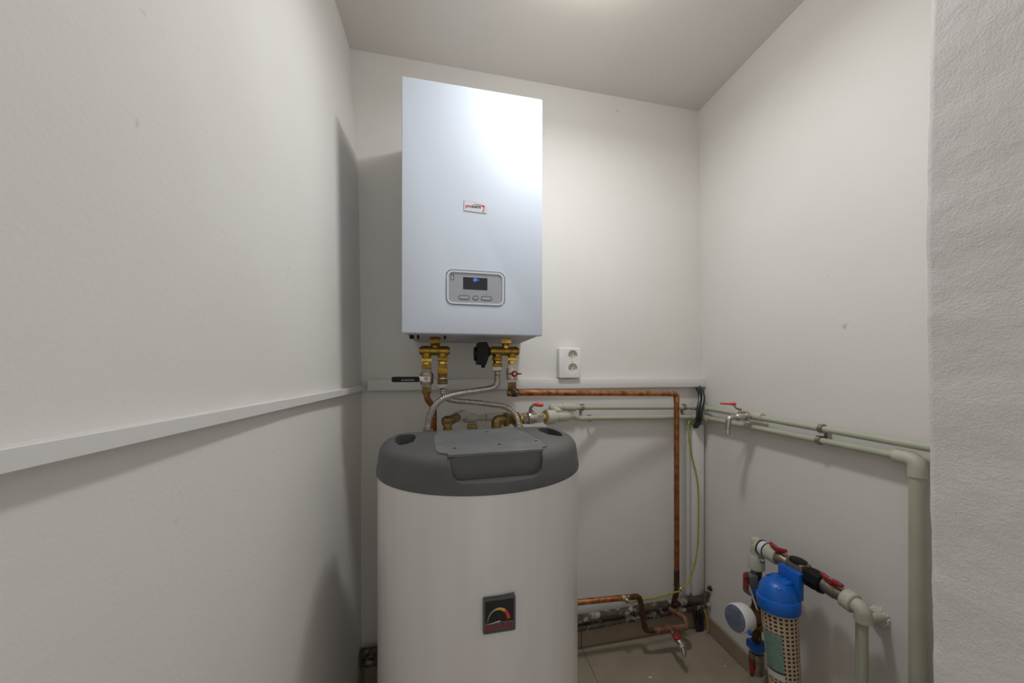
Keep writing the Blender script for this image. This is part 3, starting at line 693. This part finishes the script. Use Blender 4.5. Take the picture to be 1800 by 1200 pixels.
# ------------------------------------------------------------------ cables and earth wire
for k, (dx, dy, sw) in enumerate(((-0.007, -0.003, -0.004), (0.002, -0.008, 0.002), (0.009, -0.001, 0.004))):
    pts = spline([(1.086+dx, 1.434, 1.10), (1.086+dx, 1.424+dy, 1.078), (1.076+dx+sw*.5, 1.392+dy, 1.04), (1.054+dx+sw*.3, 1.377+dy, 0.985), (1.051+dx, 1.378+dy, 0.945), (1.062+dx, 1.402+dy*.3, 0.920), (1.069+dx*.9, 1.434, 0.895)], 8)
    tag(obj('power_cable', tube(B(), pts, 0.0068, 10), 'black_rubber'), 'thick black cable between level and upright trunking in the corner', 'cable', 'black cables in the corner')
for k, dx in enumerate((-0.014, -0.003, 0.008)):
    pts = spline([(1.072+dx, 1.430, 0.16), (1.072+dx, 1.418, 0.12), (1.074+dx*1.2, 1.408-0.004*k, 0.08), (1.080+dx*1.1, 1.405, 0.03), (1.082+dx, 1.408, 0.007)], 8)
    tag(obj('power_cable', tube(B(), pts, 0.0072, 10), 'black_rubber'), 'thick black cable hanging from upright trunking to floor', 'cable', 'black cables at the floor')
tag(obj('thin_wire', tube(B(), spline([(1.092, 1.425, 0.15), (1.094, 1.408, 0.115), (1.104, 1.395, 0.07), (1.106, 1.388, 0.03), (1.098, 1.385, 0.006)], 8), 0.003, 8), 'wire_orange'),
    'thin orange wire hanging over the black cables at the floor', 'wire')
tag(obj('earth_wire', tube(B(), spline([(1.050, 1.412, 0.91), (1.028, 1.402, 0.934), (1.013, 1.395, 0.918), (1.015, 1.39, 0.85), (1.022, 1.385, 0.79), (1.044, 1.38, 0.70), (1.051, 1.378, 0.62), (1.050, 1.376, 0.50), (1.042, 1.372, 0.39), (1.015, 1.362, 0.31), (0.982, 1.352, 0.262), (0.952, 1.343, 0.246)], 10), 0.0034, 8), 'wire'),
    'yellow-green earth wire hanging from the upright trunking to copper pipe', 'wire')
tag(obj('earth_wire', tube(B(), spline([(0.945, 1.340, 0.240), (0.90, 1.337, 0.237), (0.83, 1.335, 0.230), (0.76, 1.332, 0.231), (0.70, 1.318, 0.239), (0.675, 1.312, 0.245)], 10), 0.0034, 8), 'wire'),
    'yellow-green earth wire slung between the two copper pipe clamps', 'wire')
def clamp(c, ax, r, label):
    t = thing('earth_clamp', label, 'clamp', c)
    c = Vector(c); d, u, w = frame_of(ax)
    obj('band', lathe(B(), c-d*0.007, d, [(0, r), (0, r+.002), (.014, r+.002), (.014, r)], 20), 'steel', t)
    q = c+Vector((0.004, -r-0.005, 0.002))
    obj('screw_block', nut(B(), q+Vector((0, .004, 0)), q+Vector((0.003, -.008, 0)), 0.0085), 'steel', t)
    obj('screw', cyl(B(), q+Vector((0.003, -.008, 0)), q+Vector((0.005, -.014, -0.002)), 0.0038, 10), 'steel_dull', t)
clamp((0.931, 1.3600, 0.246), (0, 0.05, 1), 0.0112, 'steel earth clamp on the upright copper pipe')
clamp((0.672, 1.33, 0.252), (1, 0, 0), 0.0112, 'steel earth clamp on the short level copper pipe')

# ------------------------------------------------------------------ low pipework at the back wall
tag(obj('heating_pipe', tube(B(), [(-0.314, 1.412, 0.138), (0.2, 1.412, 0.136), (0.7, 1.412, 0.138), (1.115, 1.412, 0.141)], 0.0155, 16), 'pipe_painted'),
    'upper of two old paint-spattered pipes along the foot of the wall', 'pipe')
tag(obj('heating_pipe', tube(B(), [(-0.314, 1.412, 0.100), (0.2, 1.412, 0.099), (0.7, 1.412, 0.102), (1.115, 1.412, 0.110)], 0.0135, 16), 'pipe_painted'),
    'lower of two old paint-spattered pipes along the foot of the wall', 'pipe')
tag(obj('pipe_bend', tube(B(), fillet([(1.118, 1.40, 0.165), (1.098, 1.40, 0.165), (1.097, 1.395, 0.125), (1.118, 1.392, 0.122)], 0.01, 6), 0.0105, 14), 'pipe_painted'),
    'dirty pipe bend entering the corner wall above the cables', 'pipe')
tag(obj('pipe_stub', lathe(B(), (1.118, 1.385, 0.200), (-1, 0, 0), [(0, .010), (.006, .010), (.008, .006), (.014, .006)], 12), 'copper_burnt'), 'small rusty stub on the corner wall beside the trunking foot', 'pipe')
t = thing('drain_loop', 'old copper pipe loop with a red drain tap above the floor', 'pipe', (0.85, 1.3, 0.1))
obj('inlet', tube(B(), [(0.40, 1.335, 0.262), (0.700, 1.330, 0.2515)], 0.0108, 16), 'copper', t)
obj('bend', tube(B(), fillet([(0.690, 1.330, 0.252), (0.742, 1.328, 0.250), (0.752, 1.326, 0.20), (0.764, 1.322, 0.113), (0.82, 1.318, 0.110)], [.022, .05, .022], 8), 0.0105, 16), 'copper_burnt', t)
obj('loop', tube(B(), fillet([(0.80, 1.319, 0.110), (0.945, 1.310, 0.108), (0.955, 1.335, 0.125), (0.925, 1.398, 0.128)], [.022, .02], 8), 0.0118, 16), 'copper_red', t)
obj('tee', tube(B(), [(0.842, 1.3175, 0.110), (0.892, 1.3145, 0.109)], 0.0132, 16), 'copper_red', t)
obj('branch', tube(B(), [(0.868, 1.314, 0.110), (0.868, 1.262, 0.104)], 0.0085, 14), 'copper_red', t)
dt = obj('drain_tap', lathe(B(), (0.868, 1.268, 0.105), (0, -1, -0.18), [(0, .011), (.006, .0125), (.020, .0125), (.026, .010), (.042, .010)], 14), 'steel', t)
obj('red_knob', lathe(B(), (0.866, 1.264, 0.108), (0, -0.25, 1), [(0, .010), (.004, .0155), (.012, .0155), (.015, .011)], 8), 'red', dt)
obj('hose_tail', tube(B(), [(0.868, 1.230, 0.097), (0.868, 1.222, 0.088), (0.868, 1.219, 0.070)], [.0095, .009, .008], 14), 'steel', dt)
obj('tail_nut', nut(B(), (0.868, 1.236, 0.0985), (0.868, 1.224, 0.0955), 0.0135), 'steel', dt)

# ------------------------------------------------------------------ water meter riser on the right wall
WX, RY = 1.03, 1.05
t = thing('meter_riser', 'upright pipe stack with ball valves and elbow on the right wall', 'pipe', (WX, RY, 0))
obj('elbow', tube(B(), fillet([(WX, RY, 0.50), (WX, RY, 0.557), (WX, 1.00, 0.557)], 0.032, 8), 0.0205, 20), 'green_pale', t)
obj('elbow_boss', lathe(B(), (WX, RY+0.002, 0.565), (-0.1, 0.2, 1), [(0, .018), (.012, .015), (.016, .009)], 16), 'green_pale', t)
obj('socket', lathe(B(), (WX, RY, 0.525), (0, 0, -1), [(0, .022), (.006, .0255), (.048, .0260), (.051, .023)], 22), 'green_pale', t)
obj('nipple', lathe(B(), (WX, RY, 0.476), (0, 0, -1), [(0, .0175), (.012, .0175), (.013, .0165), (.05, .016), (.06, .0175), (.085, .0175), (.09, .015), (.16, .014)], 18), 'copper_burnt', t)
obj('valve_body', box(B(), WX-0.046, WX-0.008, RY-0.020, RY+0.016, 0.393, 0.463, 0.009, 2), 'line_grey', t)
obj('valve_label', box(B(), WX-0.044, WX-0.010, RY-0.0215, RY-0.0195, 0.397, 0.418, 0.0008, 1), 'blue', t)
hd = obj('valve_handle', lathe(B(), (WX-0.044, RY-0.008, 0.447), (-1, -0.3, 0), [(0, .007), (.010, .009), (.013, .007)], 14), 'red', t, label='red butterfly handle')
for s in (-1, 1):
    a = Vector((WX-0.052, RY-0.010, 0.447))
    obj('wing', tube(B(), [a, a+Vector((-0.004, -0.004, s*.016)), a+Vector((0.0, -0.004, s*.028))], [.0065, .007, .0045], 10), 'red', hd)
obj('blue_clamp', box(B(), WX-0.026, WX+0.026, RY-0.024, RY+0.02, 0.200, 0.226, 0.004, 2), 'blue', t)
obj('copper_piece', lathe(B(), (WX, RY, 0.29), (0, 0, -1), [(0, .0165), (.03, .0145), (.068, .0145)], 16), 'copper_burnt', t)
obj('lower_valve', lathe(B(), (WX, RY, 0.202), (0, 0, -1), [(0, .016), (.012, .0165), (.014, .023), (.045, .0245), (.075, .0235), (.085, .0225)], 18), 'steel_dull', t)
hd = obj('valve_handle', lathe(B(), (WX-0.020, RY-0.010, 0.150), (-1, -0.3, 0), [(0, .007), (.010, .009), (.013, .007)], 14), 'red', t, label='red butterfly handle')
for s in (-1, 1):
    a = Vector((WX-0.030, RY-0.012, 0.150))
    obj('wing', tube(B(), [a, a+Vector((-0.004, -0.004, s*.016)), a+Vector((-0.004, -0.002, s*.027))], [.0065, .0075, .005], 10), 'red', hd)
obj('floor_socket', lathe(B(), (WX, RY, 0.118), (0, 0, -1), [(0, .022), (.004, .0255), (.045, .0250), (.05, .021), (.118, .0205)], 20), 'green_pale', t)
t = thing('pipe_strap', 'grey and black strap clamp around the pale green elbow', 'clamp', (WX, 1.018, 0.557))
obj('strap', lathe(B(), (WX, 1.026, 0.557), (0, -1, 0), [(0, .0212), (0, .0245), (.020, .0245), (.020, .0212)], 24), 'panel_light', t)
for y in (1.029, 1.007):
    obj('rubber_edge', lathe(B(), (WX, y, 0.557), (0, -1, 0), [(0, .0208), (0, .0262), (.004, .0262), (.004, .0208)], 24), 'black', t)
obj('strap_screw', nut(B(), (WX-0.012, 1.016, 0.526), (WX-0.012, 1.012, 0.516), 0.009), 'steel', t)
tag(obj('paper_tag', prism(B(), [(RY-0.024, 0.437), (RY-0.010, 0.437), (RY-0.030, 0.358), (RY-0.040, 0.358)][::-1], lambda p, q, d: Vector((d+(0.45-q)*0.25, p, q)), WX-0.054, WX-0.0535), 'label_white'),
    'white paper strip tag hanging from the red-handled valve', 'tag')

t = thing('water_meter', 'round white water meter with blue-grey dial on the riser', 'meter', (WX-0.04, RY, 0.31))
md = Vector((-1, -0.12, 0.14)).normalized(); mc = Vector((WX-0.026, RY-0.002, 0.315))
obj('brass_body', lathe(B(), mc-md*-0.0+Vector((0.012, 0, 0)), md, [(-.022, .012), (-.012, .022), (0, .028), (.016, .030), (.028, .028)], 20), 'brass_old', t)
obj('case', lathe(B(), mc+md*0.020, md, [(0, .030), (.004, .041), (.016, .044), (.048, .0435), (.052, .041)], 28), 'white_plastic', t)
obj('dial', lathe(B(), mc+md*0.070, md, [(0, .0405), (.003, .0400), (.005, .035)], 28), 'dial', t, label='blue-grey dial glass')
obj('inlet', lathe(B(), (WX, RY, 0.345), (0, 0, -1), [(0, .017), (.01, .019), (.06, .019), (.07, .017)], 16), 'brass_old', t)
obj('blue_plug', box(B(), mc.x-0.058, mc.x-0.046, mc.y-0.058, mc.y-0.047, mc.z-0.018, mc.z-0.006, 0.002, 1), 'blue', t)
obj('seal_boss', lathe(B(), (WX-0.006, RY-0.026, 0.292), (-0.3, -1, 0), [(0, .012), (.008, .012), (.010, .008)], 14), 'brass_old', t)

# ------------------------------------------------------------------ filter line
LZ = 0.557
t = thing('filter_line', 'valve and pipe line feeding the blue filter on the right wall', 'pipe', (WX, 0.85, LZ))
def ylath(y0, y1, prof, mt, nm, seg=18, par=None, z0=LZ, z1=LZ, lab=None):
    a = Vector((WX, y0, z0)); d = Vector((0, y1-y0, z1-z0)); l = d.length
    return obj(nm, lathe(B(), a, d, [(p*l, r) for p, r in prof], seg), mt, par or t, lab)
ylath(1.008, 0.965, [(0, .0205), (.05, .0255), (.9, .0265), (1, .023)], 'green_pale', 'adapter', 22)
ylath(0.966, 0.915, [(0, .018), (.1, .0205), (.45, .0215), (.6, .017), (.95, .0165), (1, .014)], 'steel_dull', 'valve_body', 16)
hd = obj('valve_handle', lathe(B(), (WX-0.006, 0.957, LZ+0.016), (-0.35, 0, 1), [(0, .007), (.010, .009), (.013, .007)], 14), 'red', t, label='red butterfly handle')
for s in (-1, 1):
    a = Vector((WX-0.010, 0.957, LZ+0.029))
    obj('wing', tube(B(), [a, a+Vector((0.0, s*.016, .003)), a+Vector((0.0, s*.029, .009))], [.0065, .0075, .005], 10), 'red', hd)
ylath(0.865, 0.845, [(0, .012), (.3, .018), (1, .018)], 'steel_dull', 'coupling', 16)
obj('black_union', lathe(B(), (WX, 0.864, LZ-0.004), (0, -1, -0.02), [(0, .022), (.006, .029), (.030, .029), (.036, .0275), (.044, .0285), (.048, .022)], 8), 'black', t, label='black plastic union nut')
ylath(0.822, 0.763, [(0, .017), (.05, .0195), (.3, .020), (.32, .0215), (.62, .0215), (.66, .019), (.97, .020), (1, .018)], 'steel_dull', 'valve_body', 18, None, LZ-0.002, LZ-0.006)
hd = obj('valve_handle', lathe(B(), (WX-0.008, 0.788, LZ+0.014), (-0.45, 0, 1), [(0, .007), (.010, .0095), (.013, .009)], 14), 'red', t, label='red butterfly handle')
for s in (-1, 1):
    a = Vector((WX-0.013, 0.788, LZ+0.026))
    obj('wing', tube(B(), [a, a+Vector((0.0, s*.015, .000)), a+Vector((0.0, s*.029, .001+.004*(s > 0)))], [.0065, .0078, .005], 10), 'red', hd)
obj('handle_screw', nut(B(), (WX-0.0145, 0.788, LZ+0.029), (WX-0.016, 0.788, LZ+0.033), 0.005), 'steel', hd)
ylath(0.764, 0.738, [(0, .022), (.08, .0262), (.9, .0265), (1, .0235)], 'green_pale', 'adapter', 22, None, LZ-0.006, LZ-0.010)
obj('elbow', tube(B(), fillet([(WX, 0.742, LZ-0.009), (WX, 0.722, LZ-0.012), (WX+0.003, 0.719, LZ-0.042)], 0.020, 8), 0.0195, 20), 'green_pale', t)
obj('wall_stub', tube(B(), [(WX+0.002, 0.719, LZ-0.036), (XR(.5)+0.002, 0.735, LZ-0.055)], 0.0115, 14), 'green_pale', t)
obj('down_pipe', tube(B(), [(WX+0.003, 0.721, LZ-0.04), (WX+0.003, 0.722, 0.003)], 0.0108, 16), 'green', t)
obj('down_pipe', tube(B(), [(WX+0.014, 0.738, LZ-0.045), (WX+0.014, 0.738, 0.003)], 0.0080, 16), 'green', t)
bm = B(); bmesh.ops.create_icosphere(bm, subdivisions=4, radius=1.0)
for v in bm.verts:
    k = 1+0.35*random.random()-0.15
    v.co = Vector((min(XR(.5)+0.002, XR(.5)-0.004+v.co.x*0.014*k), 0.742+v.co.y*0.022*k, LZ-0.058+v.co.z*0.024*k))
tag(obj('putty_lump', bm, 'putty', angle=20), 'ragged white putty lump where the green pipe meets the wall', 'putty')

# water filter
FC = Vector((0.968, 0.908, 0.0))
t = thing('water_filter', 'water filter with a blue cap and cream lattice cartridge', 'water filter', (FC.x, FC.y, 0.45))
fd = Vector((-0.02, -0.115, -1.0)).normalized()
f0 = Vector((FC.x, FC.y, 0.470))
obj('cap_dome', lathe(B(), f0, -fd, [(-.004, .0525), (.014, .0515), (.032, .047), (.046, .038), (.055, .024), (.058, .008)], 36), 'blue', t, label='glossy blue dome cap')
obj('cap_ring', lathe(B(), f0, fd, [(-.006, .0515), (-.004, .0565), (.002, .0580), (.026, .0565), (.031, .0545), (.033, .047)], 36), 'blue', t)
obj('mount_plate', box(B(), 0.992, 1.012, 0.862, 0.932, 0.480, 0.560, 0.003, 2), 'blue', t)
obj('mount_block', box(B(), 1.010, 1.052, 0.868, 0.925, 0.520, 0.580, 0.008, 2), 'steel_dull', t)
obj('mount_gasket', lathe(B(), (1.03, 0.896, 0.576), (0.1, -0.1, 1), [(0, .024), (.006, .024), (.008, .018)], 18), 'black', t)
obj('neck', box(B(), 0.962, 0.996, 0.878, 0.930, 0.470, 0.528, 0.006, 2), 'blue', t)
for k, y in enumerate((0.0, 0.012, 0.024, 0.036)):
    a = Vector((0.994, 0.928-y*1.2, 0.529)); b = Vector((0.955-0.004*k, 0.938-y*1.0, 0.523-0.002*k))
    obj('rib', tube(B(), [a, (a+b)/2+Vector((0, 0, 0.002)), b], 0.0022, 8), 'blue', t)
obj('vent_button', lathe(B(), f0-fd*0.040+Vector((-0.022, -0.026, 0)), Vector((-0.45, -0.45, 1)), [(-.004, .011), (.006, .010), (.009, .006)], 16), 'blue', t)
obj('bowl', lathe(B(), f0, fd, [(.028, .0455), (.26, .0375), (.275, .0365), (.30, .031), (.305, .018)], 32), 'bowl', t)
# lattice sleeve: punched grid round the bowl
d_, u_, w_ = frame_of(fd); NC, NR = 21, 18; bm = B(); VV = []
def lat_r(s): return 0.0480-0.0075*s
cols = [(k+e)/NC for k in range(NC) for e in (0, 0.40)]                 # bar, opening, bar, opening ...
rws = [(k+e)/NR for k in range(NR) for e in (0, 0.38)]+[1.0-1e-4, 1.0+0.38/NR]
for s_ in rws:
    VV.append([bm.verts.new(f0+d_*(0.034+0.205*s_)+(u_*math.cos(2*PI*c)+w_*math.sin(2*PI*c))*lat_r(s_)) for c in cols])
for a in range(len(rws)-1):
    for k in range(2*NC):
        if a % 2 == 0 or k % 2 == 0:
            q = (k+1) % (2*NC); bm.faces.new((VV[a][k], VV[a][q], VV[a+1][q], VV[a+1][k]))
g = bmesh.ops.extrude_face_region(bm, geom=bm.faces[:])
for v in [e for e in g['geom'] if isinstance(e, bmesh.types.BMVert)]:
    q = v.co-f0; ax_ = d_*q.dot(d_); v.co -= (q-ax_).normalized()*0.0016
obj('lattice_sleeve', bm, 'lattice', t, label='cream punched lattice sleeve', angle=50)
obj('sleeve_rim', lathe(B(), f0, fd, [(.246, .0380), (.246, .0405), (.268, .0398), (.268, .0372)], 32), 'lattice', t)
def patch(s0, s1, a0, a1, off, nm, m):
    bm = B(); n = 10; rows = []
    for s in (s0, s1):
        rows.append([])
        for k in range(n+1):
            a = math.radians(a0+(a1-a0)*k/n); dirv = Vector((math.sin(a), -math.cos(a), 0)); dirv = (dirv-d_*dirv.dot(d_)).normalized()
            rows[-1].append(bm.verts.new(f0+d_*(0.034+0.214*s)+dirv*(lat_r(s)+off)))
    for k in range(n): bm.faces.new((rows[0][k], rows[0][k+1], rows[1][k+1], rows[1][k]))
    g = bmesh.ops.extrude_face_region(bm, geom=bm.faces[:])
    for v in [e for e in g['geom'] if isinstance(e, bmesh.types.BMVert)]: v.co += Vector((0, 0.0006, 0))
    return obj(nm, bm, m, t)
lb = patch(0.24, 0.74, -108, -42, 0.0012, 'label', 'label_green')
patch(0.745, 0.83, -108, -42, 0.0012, 'label_strip', 'label_white')
patch(0.72, 0.742, -108, -42, 0.0018, 'label_line', 'black_print')

# plaster crumbs on the floor
for (x, y, r) in ((0.735, 1.235, 0.0045), (0.70, 1.10, 0.003), (1.05, 1.22, 0.003)):
    bm = B(); bmesh.ops.create_icosphere(bm, subdivisions=2, radius=1.0)
    for v in bm.verts:
        k = 0.75+0.5*random.random(); v.co = Vector((x+v.co.x*r*k*1.6, y+v.co.y*r*k, max(0.0, r*0.4+v.co.z*r*0.6*k)))
    tag(obj('plaster_crumb', bm, 'putty'), 'small white plaster crumb lying on the floor tiles', 'crumb', 'plaster crumbs on the floor')
